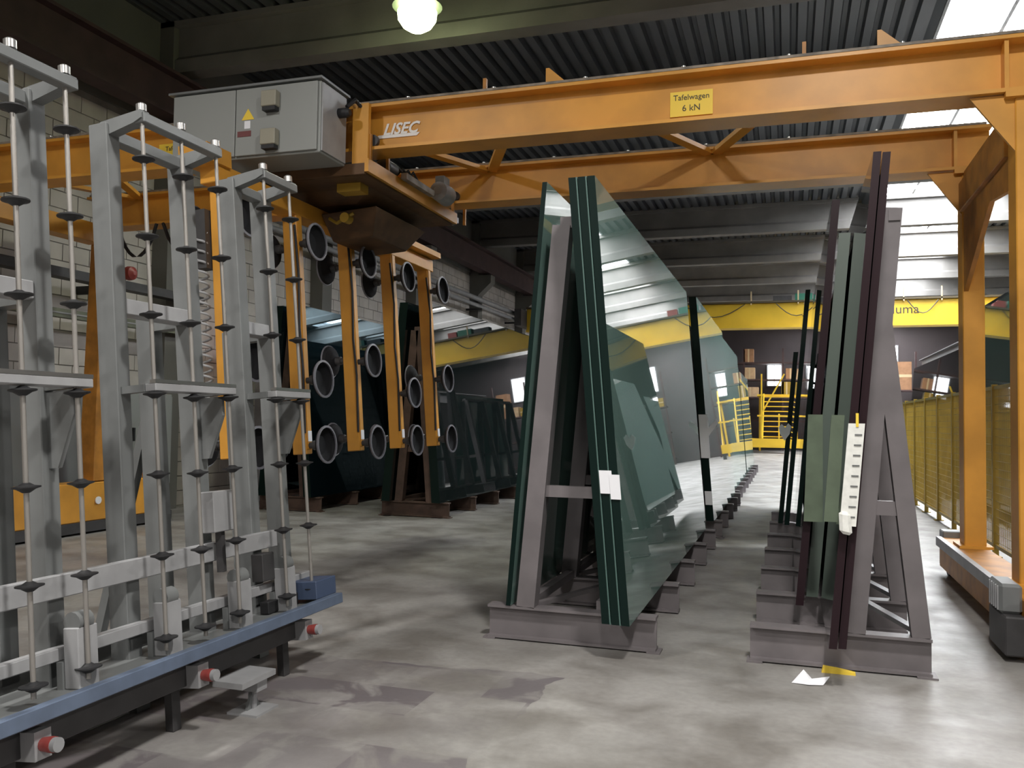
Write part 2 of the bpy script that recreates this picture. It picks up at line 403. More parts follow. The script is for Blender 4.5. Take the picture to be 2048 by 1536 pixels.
bb = MB().box(1.50, 1.80, 6.45, 9.95, .10, .405).build('base_beam', ORANGE_D, cr, bevel=.008)
MB().box(1.45, 1.50, 6.98, 9.85, .33, .42).build('edge_strip', GREYL, bb)
for y in (6.33, 9.98):
    MB().box(1.52, 1.80, y-.1, y+.12, .1, .47).build('end_truck', GREY, bb, bevel=.01)
    MB().lathe((1.58, y, .14), (1, 0, 0), [(0, .14), (.1, .14)], 20).build('wheel', DARK, bb)
dm = MB().box(1.37, 1.50, 6.50, 6.98, .04, .30).build('gearbox', DARK, bb, bevel=.01)
MB().box(1.36, 1.50, 6.60, 6.94, .30, .50).build('drive_motor', GREY, bb, bevel=.02)
for k in range(5): MB().box(1.352, 1.362, 6.63+k*.06, 6.65+k*.06, .32, .48).build('cooling_fin', GREYL, dm)
# left side: legs with flared foot, base beam, tie, strut
for gy in (7.2, 9.25):
    l = MB().hexa([(-8.93, gy-.16, .67), (-8.67, gy-.16, .67), (-8.67, gy+.32, .67), (-8.93, gy+.32, .67)],
                  [(-8.9, gy-.10, 4.03), (-8.7, gy-.10, 4.03), (-8.7, gy+.10, 4.03), (-8.9, gy+.10, 4.03)]).build('leg', ORANGE_D, cr, bevel=.008)
    MB().prism([(gy+.26, .67), (gy+.62, .67), (gy+.28, 1.25)], 'x', -8.72, -8.69).build('leg_gusset', ORANGE, l)
MB().box(-8.92, -8.68, 6.0, 9.13, 3.81, 4.06).build('tie_beam', ORANGE, cr, bevel=.006)
bb = MB().box(-8.95, -8.65, 5.5, 10.1, .16, .66).build('base_beam', ORANGE, cr, bevel=.01)
MB().prism([(10.1, .16), (10.5, .16), (10.5, .33), (10.36, .55), (10.1, .66)], 'x', -8.93, -8.67).build('nose', ORANGE, bb)
MB().box(-8.98, -8.62, 5.5, 10.55, .03, .16).build('floor_rail', DARK, bb)
for y in (6.0, 10.25): MB().lathe((-8.85, y, .16), (1, 0, 0), [(0, .13), (.1, .13)], 20).build('wheel', BLACK, bb)
MB().lathe((-8.645, 9.15, .42), (1, 0, 0), [(0, .05), (.015, .05)], 12).build('cover_disc', WHITE, bb)
st = Tube('strut', DARK, cr, [(-8.7, 10.05, 1.0), (-8.7, 10.02, 1.95)], .028)
MB().tube([(-8.7, 10.1, .6), (-8.7, 10.06, 1.05)], .055, 10).build('strut_sleeve', ORANGE, st)
MB().lathe((-8.68, 9.62, 3.5), (1, 0, 0), [(-.12, .07), (0, .10), (.06, .09), (.1, .03)], 16).build('warning_beacon', RED, cr)
for pts in ([(-8.4+.06*k, 9.1, 4.03-.42*math.sin(PI*k/10)**.7) for k in range(11)], [(-7.7+.09*k, 9.1, 4.03-.45*math.sin(PI*k/10)**.7) for k in range(11)]):
    Tube('cable_loop', BLACK, cr, pts, .022, 6)
# printed signs on the near girder's web
s1 = B('load_sign', SIGNY, cr, -.95, -.60, 7.176, 7.186, 4.115, 4.325)
text('lettering', 'Tafelwagen', .066, INK, s1, facing_y(-.775, 7.175, 4.272))
text('lettering', '6 kN', .075, INK, s1, facing_y(-.775, 7.175, 4.18))
s2 = B('load_sign', SIGNY, cr, -6.15, -5.70, 7.176, 7.186, 4.12, 4.325)
text('lettering', 'Tafelwagen', .066, INK, s2, facing_y(-5.92, 7.175, 4.272))
text('lettering', '6 kN', .075, INK, s2, facing_y(-5.92, 7.175, 4.18))
lg = MB().hexa([(-3.70, 7.178, 4.170), (-3.27, 7.178, 4.170), (-3.27, 7.186, 4.170), (-3.70, 7.186, 4.170)],
               [(-3.66, 7.178, 4.20), (-3.24, 7.178, 4.20), (-3.24, 7.186, 4.20), (-3.66, 7.186, 4.20)]).build('logo_bar', INKW, cr)
text('lettering', 'LISEC', .145, INKW, lg, facing_y(-3.44, 7.178, 4.245), shear=.35, bold=.004)

# ================================================================== TROLLEY with grey control cabinet
tr = thing('crane_trolley', 'crane trolley carrying a big light grey control cabinet under the orange girders', 'trolley', (-4.3, 8.0, 3.7))
cb = B('control_cabinet', CAB, tr, -5.42, -3.88, 6.5, 6.95, 3.86, 4.50, bevel=.008)
for xa, xb in ((-5.40, -4.735), (-4.725, -3.90)):
    MB().box(xa, xb, 6.475, 6.5, 3.88, 4.485).build('door', CAB, cb, bevel=.004)
MB().box(-3.88, -3.865, 6.52, 6.93, 3.88, 4.48).build('end_panel', GREYL, cb)
MB().box(-5.45, -3.85, 6.46, 6.97, 4.50, 4.52).build('lid', GREY, cb)
MB().box(-3.99, -3.96, 6.60, 6.63, 4.52, 4.56).build('lifting_lug', STEEL, cb)
for z in (4.28, 3.94):
    bx = MB().box(-4.42, -4.27, 6.40, 6.475, z, z+.14).build('fan_box', BEIGE, cb, bevel=.006)
    MB().box(-4.41, -4.28, 6.41, 6.475, z-.035, z).build('fan_grille', BLACK, bx)
MB().prism([(-4.66, 4.20), (-4.53, 4.20), (-4.595, 4.30)], 'y', 6.472, 6.475).build('warning_triangle', SIGNY, cb)
MB().box(-4.63, -4.57, 6.472, 6.475, 4.12, 4.19).build('notice', WHITE, cb)
MB().box(-4.70, -4.56, 6.471, 6.475, 4.05, 4.10).build('red_notice', mat('dark red print', (.16, .05, .05), .5), cb)
MB().lathe((-3.865, 6.80, 4.30), (1, 0, 0), [(0, .045), (.08, .045), (.11, .03)], 14).build('cable_gland', BLACK, cb)
MB().tube([(-3.80, 6.82, 4.36), (-3.76, 6.9, 4.45), (-3.74, 7.0, 4.40), (-3.74, 7.02, 4.2)], .02, 8).build('cable', BLACK, cb)
# carriage hung on the bottom flanges
for x in (-5.0, -3.66):
    c_ = MB().box(x-.02, x+.02, 6.95, 9.15, 3.80, 3.92).build('side_plate', ORANGE, tr)
    for gy in (7.2, 9.25):
        for s in (-1, 1):
            MB().lathe((x, gy+s*.10, 4.118), (0, s, 0), [(0, .055), (.04, .055)], 16).build('flange_wheel', DARK, c_)
        MB().box(x-.015, x+.015, gy-.2, gy-.17, 3.85, 4.16).build('wheel_cheek', ORANGE_D, c_)
        MB().box(x-.015, x+.015, gy+.17, gy+.2, 3.85, 4.16).build('wheel_cheek', ORANGE_D, c_)
SHADE_BROWN = mat('shade brown paint', (.10, .048, .018), .6, noise=.4)  # orange trolley underside in shade, its darkness put into a brown base colour
B('bottom_plate', SHADE_BROWN, tr, -4.98, -3.68, 7.0, 9.13, 3.78, 3.82)
B('end_plate', SHADE_BROWN, tr, -4.98, -3.68, 6.95, 6.99, 3.78, 3.88)
for z0 in (4.0,):
    B('hanger_plate', ORANGE, tr, -3.82, -3.66, 6.97, 7.02, 3.85, 4.44)
    B('cabinet_bracket', ORANGE, tr, -5.2, -5.1, 6.9, 7.02, 3.8, 4.3)
mo = MB().lathe((-3.55, 8.35, 3.98), (0, 1, 0), [(0, .05), (.02, .10), (.26, .11), (.30, .09), (.34, .04)], 18).build('drive_motor', GREYL, tr)
MB().box(-3.60, -3.50, 8.4, 8.56, 4.07, 4.15).build('terminal_box', GREY, mo)
mo = MB().lathe((-3.72, 7.38, 3.98), (0, 1, 0), [(0, .06), (.02, .08), (.2, .085), (.24, .05)], 16).build('gear_motor', DARK, tr)
for k in range(4):
    MB().tube([(-3.72+.02*k, 7.5+.1*k, 3.92), (-3.66+.01*k, 7.6+.1*k, 4.02+.01*k), (-3.6, 7.78+.09*k, 3.92)], .014, 6).build('hose', BLACK, mo)
B('cable_chain_channel', RUST, tr, -3.62, -3.56, 7.6, 8.3, 3.9, 3.96)
MB().box(-3.68, -3.64, 9.15, 9.20, 3.82, 3.88).build('buffer', WHITE, tr)
MB().lathe((-3.7, 9.1, 3.95), (0, 1, 0), [(0, .03), (.1, .03)], 10).build('limit_switch', BLACK, tr)
# tapered turret below the carriage
MB().hexa([(-4.8, 7.6, 3.685), (-4.1, 7.6, 3.685), (-4.1, 8.8, 3.685), (-4.8, 8.8, 3.685)], [(-4.92, 7.4, 3.78), (-3.85, 7.4, 3.78), (-3.85, 9.0, 3.78), (-4.92, 9.0, 3.78)]).build('turret', SHADE_BROWN, tr)
MB().box(-4.1, -3.85, 7.2, 7.36, 3.70, 3.78).build('valve_block', mat('brass fitting', (.55, .36, .06), .4, metal=.5), tr)

# ================================================================== VACUUM LIFTER hanging below
TH = math.radians(4.6)
vl = thing('vacuum_lifter', 'orange vacuum lifting frame with five hanging arms and round black suction cups', 'lifter', (-4.4, 8.2, 1.2), rot=(0, -TH, 0), local=True)
CUP = mat('black cup rubber', (.012, .012, .014), .75, spec=.25)
CUPRIM = mat('grey cup rim', (.17, .165, .19), .45)
def cup(parent, y, c, side, r=.175):
    a0 = .07*side
    q = MB().lathe((a0, y, c), (side, 0, 0), [(.11, .05), (.125, r*.55), (.16, r*.9), (.195, r)], 22, cap=False).build('suction_cup', CUP, parent, recalc=False)
    MB().lathe((a0+side*.19, y, c), (side, 0, 0), [(0, r-.014), (-.004, r+.004), (.012, r+.006), (.014, r-.014), (0, r-.014)], 22, cap=False).build('rim', CUPRIM, q)
    MB().lathe((a0+side*.12, y, c), (side, 0, 0), [(0, .02), (.008, r*.5), (.012, r*.5)], 16).build('pad', CUP, q)
    MB().lathe((a0, y, c), (side, 0, 0), [(0, .03), (.05, .03), (.055, .045), (.12, .045)], 12).build('spring_mount', DARK, q)
arms = [-2.1, -1.0, .06, 1.08, 2.16]
tb = MB().box(-.09, .09, -2.25, 2.28, 2.30, 2.46).build('top_beam', ORANGE, vl, bevel=.006)
MB().box(-.16, .12, -2.42, -2.1, 2.44, 2.58).build('end_bracket', ORANGE, tb)
MB().box(.02, .2, 1.2, 2.3, 2.47, 2.54).build('cover_plate', ORANGE, tb)
for y_ in ((-2.0, -.85), (.85, 2.1)): MB().box(-.22, -.1, y_[0], y_[1], 2.46, 2.56).build('vacuum_tank', SHADE_BROWN, tb)
for i, y in enumerate(arms):
    ar = MB().box(-.075, .075, y-.055, y+.055, 0., 2.34).build('arm', ORANGE, vl, bevel=.008)
    MB().box(.075, .083, y-.035, y+.035, .05, 2.3).build('edge_rib', ORANGE, ar)
    for c in (.08, (.80, .70, .95, .64, .86)[i], 2.02): cup(ar, y, c, 1)
    for c in ((.12, 2.0), (.12, 2.0), (.14, .98, 2.0), (.12, 2.0), (.12, .90))[i]: cup(ar, y, c, -1)
    MB().tube([(.06, y-.06, 2.2), (.10, y-.09, 1.7), (.07, y-.07, 1.2), (.10, y-.09, .8), (.07, y-.06, .2)], .012, 6).build('air_hose', BLACK, ar)
    MB().box(.076, .09, y-.03, y+.03, .12, .22).build('tag_plate', WHITE, ar)
MB().tube([(-.13+.045*math.cos(k*.9), -2.2+.045*math.sin(k*.9), 1.9-.0125*k) for k in range(112)], .011, 6).build('coiled_hose', GREYL, vl)
MB().box(-.18, -.08, -2.22, -2.1, 1.6, 2.1).build('valve_box', DARK, vl)
hs = MB().hexa([(.10, -.40, 2.16), (.55, -.40, 2.16), (.55, .42, 2.16), (.10, .42, 2.16)], [(.10, -.62, 2.40), (.72, -.62, 2.40), (.72, .60, 2.40), (.10, .60, 2.40)]).build('slewing_housing', SHADE_BROWN, vl, bevel=.01)
MB().lathe((0, 0, 2.44), (0, 0, 1), [(0, .12), (.045, .12)], 16).build('swivel_pin', DARK, tb)
MB().lathe((.42, -.63, 2.30), (0, -1, 0), [(0, .05), (.1, .05)], 12).build('valve', MATS['brass fitting'], hs)
MB().tube([(.2, -.62, 2.34), (.32, -.70, 2.26), (.5, -.68, 2.34)], .018, 6).build('hose', YEL_F, hs)

# ================================================================== GREY ROLLER EASEL, front left
TE = math.radians(5.4)
EZ = .42
ea = thing('roller_easel', 'tall grey glass easel with vertical roller rods and a blue front edge', 'easel', (-2.85, 3.5, EZ), rot=(0, -TE, 0), local=True)
yo = 3.5
def E(name, m, a0, a1, y0, y1, c0, c1, parent=None, bevel=.004): return B(name, m, parent or ea, a0, a1, y0-yo, y1-yo, c0, c1, bevel=bevel)
pairs = [(2.42, 2.99), (3.45, 4.02), (4.48, 4.80)]
for a, b in pairs:
    for y in (a, b): E('post', GREY, -.26, -.15, y-.045, y+.045, -.02, 2.63)
    E('cross_rail', GREYL, -.25, -.16, a+.045, b-.045, 1.67, 1.75)
    E('head_rail', GREY, -.24, -.17, a, b, 2.56, 2.62)
    # rear leg behind the second post
    r_ = E('rear_leg', GREY, -.52, -.42, b-.05, b+.05, -.02, 1.74)
    MB().box(-.42, -.26, b-.04-yo, b+.04-yo, 1.66, 1.74).build('spacer_arm', GREY, r_)
    for y in (a, b):
        MB().prism([(-.20, 2.56), (.0, 2.60), (.05, 2.62), (.05, 2.66), (-.20, 2.64)], 'y', y-.03-yo, y+.03-yo).build('rod_bracket', GREY, ea)
    tbar = E('top_rod_bar', GREY, .0, .06, a-.02, b+.03, 2.60, 2.65)
    mb_ = E('mid_rod_bar', GREYL, -.01, .055, a-.02, b+.05, 1.26, 1.30)
    MB().box(.02, .055, a-.02-yo, b+.05-yo, 1.30, 1.318).build('bright_strip', STEEL, mb_)
    for y in (a, b): MB().box(-.15, -.01, y-.025-yo, y+.025-yo, 1.262, 1.298).build('bar_arm', GREY, mb_)
    MB().prism([(-.15, .92), (-.10, .92), (.0, 1.15), (.0, 1.255), (-.15, 1.255)], 'y', b-.012-yo, b+.012-yo).build('web_plate', GREY, ea)
rods = [2.40, 2.69, 2.97, 3.45, 3.74, 4.03, 4.49, 4.77]
for i, y in enumerate(rods):
    rd = MB().tube([(.03, y-yo, .02), (.03, y-yo, 2.68)], .0105, 10).build('roller_rod', STEEL_R, ea)
    MB().lathe((.03, y-yo, 2.66), (0, 0, 1), [(0, .026), (.035, .026), (.045, .012)], 12).build('end_cap', STEEL, rd)
    jog = random.uniform(-.01, .01)
    for k in range(7):
        c = .07+.39*k+jog
        if c > 2.6: continue
        MB().lathe((.03, y-yo, c), (0, 0, 1), [(-.020, .014), (-.006, .035), (.0, .054), (.006, .054), (.010, .03), (.02, .014)], 16).build('roller_disc', BLACK, rd)
E('lower_rail', GREYL, -.15, -.10, 2.0, 4.62, .36, .46)
E('lower_rail', GREYL, -.15, -.09, 2.0, 4.98, .10, .155)
E('table_plate', GREY, -.30, .11, 2.0, 4.93, -.045, -.015)
E('front_edge', BLUE, .09, .14, 2.0, 4.95, -.05, .012)
E('under_beam', DARK, -.12, .02, 2.0, 4.6, -.19, -.05)
E('rear_beam', GREY, -.54, -.42, 2.0, 4.95, -.05, .03)
for y in (2.98, 3.52, 4.10, 4.55):
    bk = E('stop_column', GREYL, -.06, .02, y-.05, y+.06, -.015, .24)
    MB().lathe((-.02, y-.04-yo, .26), (0, 1, 0), [(0, .045), (.08, .045)], 12).build('pivot_roller', GREY, bk)
    MB().box(-.09, -.06, y-.06-yo, y+.07-yo, -.015, .10).build('foot_lug', GREY, bk)
bx = E('junction_box', GREYL, -.12, -.02, 3.92, 4.12, .52, .74)
MB().box(-.08, -.04, 4.0-yo, 4.03-yo, .3, .52).build('conduit', DARK, bx)
E('latch_block', DARK, -.13, -.05, 4.38, 4.50, .18, .34)
gm = E('gear_motor', BLUEM, -.10, .09, 4.72, 4.96, .01, .12)
MB().lathe((-.12, 4.84-yo, .07), (-1, 0, 0), [(0, .055), (.16, .055), (.18, .03)], 14).build('motor_body', BLUEM, gm)
E('drive_belt', BLACK, -.10, -.04, 4.40, 4.72, -.01, .06)
# feet (upright in the hall, so counter-rotated positions are only a few millimetres off)
for y in (2.66, 3.62, 4.60):
    ft = E('foot', DARK, -.12, -.07, y-.03, y+.03, -.415, -.19)
    MB().box(-.14, .09, y-.03-yo, y+.05-yo, -.20, -.09).build('caster_arm', GREYL, ft)
    rr = MB().lathe((.09, y+.01-yo, -.145), (1, 0, 0), [(0, .026), (.04, .031), (.055, .031)], 14).build('caster_roller', RED, ft)
    MB().lathe((.145, y+.01-yo, -.145), (1, 0, 0), [(0, .028), (.022, .028)], 14).build('caster_face', GREYL, ft)
for y in (2.5, 3.8, 4.9):
    MB().box(-.55, -.43, y-.05-yo, y+.05-yo, -.38, -.05).build('rear_foot', GREY, ea)
for y in (2.99, 4.02):
    MB().bar((-.50, y-yo, 1.2), (-1.0, y-yo, -.30), .05, .05).build('rear_strut', GREY, ea)
MB().box(-1.05, -.5, 2.4-yo, 4.9-yo, -.36, -.30).build('rear_sill', GREY, ea)

# low floor stand before the easel
t = thing('floor_stand', 'small grey adjustable stand on the floor in front of the easel', 'stand', (-2.72, 4.02, 0))
B('base_plate', GREYL, t, -2.80, -2.62, 3.90, 4.10, 0, .012); B('spindle', GREYL, t, -2.735, -2.70, 3.99, 4.02, .012, .16)
B('fork', GREYL, t, -2.78, -2.66, 3.96, 4.05, .11, .17); B('head_plate', GREYL, t, -2.82, -2.64, 3.80, 4.10, .17, .20)
MB().prism([(3.95, .012), (4.06, .012), (4.0, .13)], 'x', -2.725, -2.71).build('rib', GREY, t)

# ================================================================== GLASS RACKS AND SHEETS
def sheet(label, xb, xt, y0, y1, z0, z1, th, face, side, edge=GLASS_EDGE, group=None, spacer=None):
    """leaning sheet; xb/xt: outer face at foot/head; side +1: outer face looks to +x"""
    o = thing_mesh = MB()
    d = -side*th
    fr = [(xb+d, y0, z0), (xb, y0, z0), (xt, y0, z1), (xt+d, y0, z1)]
    bk = [(x, y1, z) for x, y, z in fr]
    v = fr+bk
    # edges: near, far, bottom, top ; faces: outer (1,2), inner (0,3)
    o.add(v, [(0, 1, 2, 3)], 1).add(v, [(7, 6, 5, 4)], 1).add(v, [(0, 4, 5, 1)], 1).add(v, [(3, 2, 6, 7)], 1)
    o.add(v, [(1, 5, 6, 2)], 0).add(v, [(0, 3, 7, 4)], 0)
    bm_ = o.build('glass_sheet', [face, edge], org=((xb+xb+d)/2, (y0+y1)/2, z0))
    me = bm_.data
    b2 = bmesh.new(); b2.from_mesh(me); bmesh.ops.remove_doubles(b2, verts=b2.verts, dist=1e-5); bmesh.ops.recalc_face_normals(b2, faces=b2.faces); b2.to_mesh(me); b2.free()
    tag(bm_, label, 'glass sheet', group)
    if spacer:      # pale interlayer showing at the near edge, on the outer side
        s = MB(); e = side*.0085
        f2 = [(xb, y0+.002, z0), (xb+e, y0+.002, z0), (xt+e, y0+.002, z1), (xt, y0+.002, z1)]
        s.hexa([(xb, y0-.004, z0), (xb+e, y0-.004, z0), (xb+e, y1-.01, z0), (xb, y1-.01, z0)], [(xt, y0-.004, z1), (xt+e, y0-.004, z1), (xt+e, y1-.01, z1), (xt, y1-.01, z1)])
        s.build('interlayer', spacer, bm_)
    return bm_
def paper(parent, x0, x1, y, z0, z1, m=WHITE, name='paper_label', lean=0., thick=.004):
    h = z1-z0
    o = MB().hexa([(x0, y-thick, z0), (x1, y-thick, z0), (x1, y, z0), (x0, y, z0)], [(x0+lean*h, y-thick, z1), (x1+lean*h, y-thick, z1), (x1+lean*h, y, z1), (x0+lean*h, y, z1)])
    return o.build(name, m, parent)

def aframe(label, xc, ys, hb, ht, m, zt=3.0, base=(-.58, .58), legs=(-1, 1), lw=.13, group=None, first=(-1, 1)):
    t = thing('glass_rack', label, 'rack', (xc, (ys[0]+ys[-1])/2, 0), group)
    for i, y in enumerate(ys):
        bmn = MB(); ibeam(bmn, (xc+base[0], y+.05, .01), (xc+base[1], y+.05, .01), .12, .23, .018, .02)
        cbm = bmn.build('cross_beam', m, t)
        if i == 0:
            MB().box(xc+base[0]-.03, xc+base[0]+.06, y-.02, y+.12, 0, .012).build('foot_pad', m, cbm)
            MB().box(xc+base[1]-.06, xc+base[1]+.03, y-.02, y+.12, 0, .012).build('foot_pad', m, cbm)
        for s in (legs if i else first):
            MB().bar((xc+s*hb, y+.05, .24), (xc+s*ht, y+.05, zt), lw, .12, (0, 1, 0)).build('leg', m, t)
        MB().box(xc-hb*.85, xc+hb*.85, y+.02, y+.08, 1.02, 1.10).build('cross_tie', m, t)
    for s in (-1, 1):
        MB().box(xc+s*hb*.92-.03, xc+s*hb*.92+.03, ys[0]+.1, ys[-1], .24, .30).build('sill', m, t)
    MB().box(xc-.05, xc+.05, ys[0], ys[-1]+.1, zt-.02, zt+.06).build('ridge', m, t)
    for a, b in zip(ys[:-1], ys[1:]):
        MB().bar((xc-hb*.8, a+.1, .245), (xc+hb*.8, b, .245), .05, .03).build('floor_brace', m, t)
    return t
# --- row in the middle
aframe('mauve grey steel rack in the middle of the hall, nearest of its row', -1.50, [5.88, 7.14, 8.38, 9.62, 10.86], .27, .04, RACK, 2.95, (-.55, .65), first=(-1,))
g = 'glass sheets leaning on the near middle rack'
TI = -.26/2.95
def mid(label, off, y0, y1, **k): return sheet(label, -.97+off, -1.23+off, y0, y1, .245, 3.195, .052, GLASS_GREEN, 1, group=g, **k)
m3 = mid('inner dark green glass sheet right of the middle A-frame leg, top corner highest', -.132, 5.56, 11.1, spacer=SPACER)
m2 = mid('dark green glass sheet between two others, with a white paper on its edge', -.066, 5.555, 11.1, spacer=SPACER)
m1 = mid('big green glass sheet on the near middle rack, outermost and mirror-like', 0., 5.55, 10.95)
paper(m2, -1.168, -1.085, 5.548, 1.09, 1.24, lean=TI); paper(m1, -1.098, -1.03, 5.543, 1.055, 1.215, lean=TI)
sheet('single dark glass sheet leaning on the left side of the near middle rack', -1.91, -1.68, 5.86, 11.0, .245, 3.265, .035, GLASS_GREEN, -1)
aframe('mauve grey rack in the middle row, second from the camera', -1.47, [11.95, 13.2, 14.4, 15.6, 16.6], .27, .04, RACK, 2.95, (-.58, .62))
r2 = sheet('grey green glass sheet on the second rack of the middle row, black near edge', -.94, -1.19, 11.75, 16.5, .245, 3.25, .10, GLASS_GREEN, 1)
MB().hexa([(-1.11, 11.735, 1.08), (-.99, 11.735, 1.08), (-.99, 11.748, 1.08), (-1.11, 11.748, 1.08)], [(-1.15, 11.735, 1.66), (-1.03, 11.735, 1.66), (-1.03, 11.748, 1.66), (-1.15, 11.748, 1.66)]).build('paper_label', WHITE, r2)
MB().prism([(-1.04, 1.46), (-.92, 1.60), (-.89, 1.55), (-1.02, 1.36)], 'y', 11.73, 11.745).build('paper_flap', WHITE, r2)
paper(r2, -1.05, -.96, 11.746, .46, .64, lean=-.08)
sheet('dark glass sheet leaning on the hidden left side of the second middle rack', -1.93, -1.70, 11.9, 16.3, .245, 3.2, .05, GLASS_DARK, -1)
aframe('mauve grey rack in the middle row, third from the camera', -1.52, [17.2, 18.5, 19.8, 21.2, 22.6], .27, .04, RACK, 2.95, (-.58, .62))
sheet('pale grey glass sheet on the third rack of the middle row', -1.0, -1.24, 16.95, 22.4, .245, 3.22, .06, GLASS_GREEN, 1)
aframe('mauve grey rack in the middle row, farthest from the camera', -1.52, [23.6, 25, 26.4, 27.8], .27, .04, RACK, 2.7, (-.58, .62))
sheet('small pale glass sheet at the far end of the middle row', -1.02, -1.24, 23.2, 28, .245, 2.9, .06, GLASS_GREEN, 1)

# --- right rack: glass on the left side only
rr = thing('glass_rack', 'mauve grey steel rack at the right, open braced side towards the crane leg', 'rack', (.3, 9, 0))
ysr = [5.92, 7.08, 8.30, 9.55, 10.8, 12.1, 13.4]
for i, y in enumerate(ysr):
    c_ = ibeam(MB(), (-.24, y+.05, .01), (.85, y+.05, .01), .12, .23, .018, .02).build('cross_beam', RACK, rr)
    if i == 0:
        MB().box(-.26, -.16, y-.03, y+.12, 0, .012).build('foot_pad', RACK, c_); MB().box(.76, .88, y-.03, y+.12, 0, .012).build('foot_pad', RACK, c_)
    MB().bar((.405, y+.05, .24), (.63, y+.05, 2.95), .12, .12, (0, 1, 0)).build('upright', RACK, rr)
    MB().bar((.79, y+.05, .24), (.575, y+.05, 2.2), .11, .10, (0, 1, 0)).build('leg', RACK, rr)
    MB().box(.46, .72, y+.02, y+.08, .99, 1.08).build('cross_tie', RACK, rr)
for a, b in zip(ysr[:-1], ysr[1:]):
    MB().bar((.50, b, .25), (.80, a+.1, .25), .055, .03).build('floor_brace', GREYL, rr)
    MB().bar((.44, a+.12, .25), (.44, b, .25), .05, .03).build('sill', RACK, rr)
MB().bar((.64, 5.9, 2.9), (.64, 13.5, 2.9), .07, .07).build('top_rail', RACK, rr)
TR = .25/2.94
g2 = 'glass sheets leaning on the right rack'
def rgt(label, x, y0, y1, z1, th, face, edge, **k):     # x: inner (right) face foot
    return sheet(label, x-th, x-th+TR*(z1-.245), y0, y1, .245, z1, th, face, -1, edge, g2, **k)
ra = rgt('maroon-edged glass sheet touching the right rack uprights', .325, 5.46, 11.4, 3.18, .045, GLASS_DARK, GLASS_EDGE_M)
rb = rgt('maroon-edged glass sheet with a white foam strip, second from the right rack uprights', .272, 5.44, 11.4, 3.18, .045, GLASS_DARK, GLASS_EDGE_M)
rc = rgt('thick grey green glass sheet with a broad pale edge on the right rack', .215, 7.0, 11.5, 3.03, .085, GLASS_GREY, GLASS_PALE)
rd_ = rgt('tall thin black-edged glass sheet, leftmost at the near end of the right rack', .105, 6.64, 11.5, 3.2, .055, GLASS_DARK, GLASS_EDGE_M)
rgt('tall black-edged glass sheet behind the near ones, far half of the right rack', .01, 11.75, 16.5, 3.3, .06, GLASS_DARK, GLASS_EDGE)
re_ = rgt('short dark glass sheet with a white heart-shaped paper, far end of the right rack', -.07, 11.9, 15.0, 2.5, .06, GLASS_DARK, GLASS_EDGE)
# foam strip, ribbed, over the near edge
fs = MB()
fs.hexa([(.285, 5.405, .97), (.375, 5.405, .97), (.375, 5.435, .97), (.285, 5.435, .97)], [(.335, 5.405, 1.57), (.425, 5.405, 1.57), (.425, 5.435, 1.57), (.335, 5.435, 1.57)])
fso = fs.build('foam_strip', FOAM, rb)
for k in range(9):
    z = 1.02+k*.06; x = .29+(z-.97)*.083
    MB().box(x+.035, x+.075, 5.400, 5.406, z, z+.008).build('print_line', GREY, fso)
MB().hexa([(.285, 5.37, .93), (.355, 5.38, .915), (.355, 5.435, .915), (.285, 5.435, .93)], [(.28, 5.375, 1.06), (.345, 5.385, 1.05), (.345, 5.435, 1.05), (.28, 5.435, 1.06)]).build('foam_wad', FOAM, rb, bevel=.018)
MB().box(.375, .39, 5.40, 5.43, 1.55, 1.63).build('yellow_strap', SIGNY, rb)
# pale green edge protector on the thick stack
MB().hexa([(.105, 6.58, .86), (.235, 6.58, .86), (.235, 6.61, .86), (.105, 6.61, .86)], [(.135, 6.58, 1.63), (.235, 6.58, 1.63), (.235, 6.61, 1.63), (.135, 6.61, 1.63)]).build('edge_protector', SHEETG, rd_)
MB().hexa([(.205, 5.60, .97), (.285, 5.60, .97), (.285, 5.63, .97), (.205, 5.63, .97)], [(.250, 5.60, 1.62), (.325, 5.60, 1.62), (.325, 5.63, 1.62), (.250, 5.63, 1.62)]).build('edge_protector', SHEETG, rb)
hp = [(x-.085, z) for x, z in ((-.02, 1.42), (.035, 1.33), (.10, 1.42), (.12, 1.52), (.08, 1.56), (.045, 1.50), (.0, 1.55), (-.04, 1.50))]
MB().prism(hp, 'y', 11.87, 11.89).build('paper_label', WHITE, re_)

# --- left row, in the dark
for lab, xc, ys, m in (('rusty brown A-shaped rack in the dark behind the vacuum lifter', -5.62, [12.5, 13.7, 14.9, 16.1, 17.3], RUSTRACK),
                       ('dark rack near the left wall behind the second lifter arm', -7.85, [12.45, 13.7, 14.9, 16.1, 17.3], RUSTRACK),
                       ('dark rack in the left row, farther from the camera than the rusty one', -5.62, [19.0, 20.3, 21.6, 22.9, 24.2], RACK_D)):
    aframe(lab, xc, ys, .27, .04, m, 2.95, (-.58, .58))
for xc, y0, y1, mt, nm in ((-5.62, 12.35, 18.0, GLASS_DARK, 'rusty rack'), (-7.85, 12.3, 18.0, GLASS_BLUE, 'left wall rack'), (-5.62, 18.8, 24.8, GLASS_DARK, 'far left rack')):
    for s, nn in ((1, 'right'), (-1, 'left')):
        lb = {('rusty rack', 'right'): 'black glass sheet reflecting white roof light, right side of the rusty rack', ('rusty rack', 'left'): 'black glass sheet on the left side of the rusty rack',
              ('left wall rack', 'right'): 'dark blue glass sheet with pale blue reflection between the lifter arms', ('left wall rack', 'left'): 'dark blue glass sheet facing the left wall cabinets',
              ('far left rack', 'right'): 'black glass sheet beyond the rusty rack, reflecting the yellow crane', ('far left rack', 'left'): 'black glass sheet on the wall side of the far left rack'}[(nm, nn)]
        sheet(lb, xc+s*.50, xc+s*.24, y0, y1, .245, 3.38, .14, mt, s)
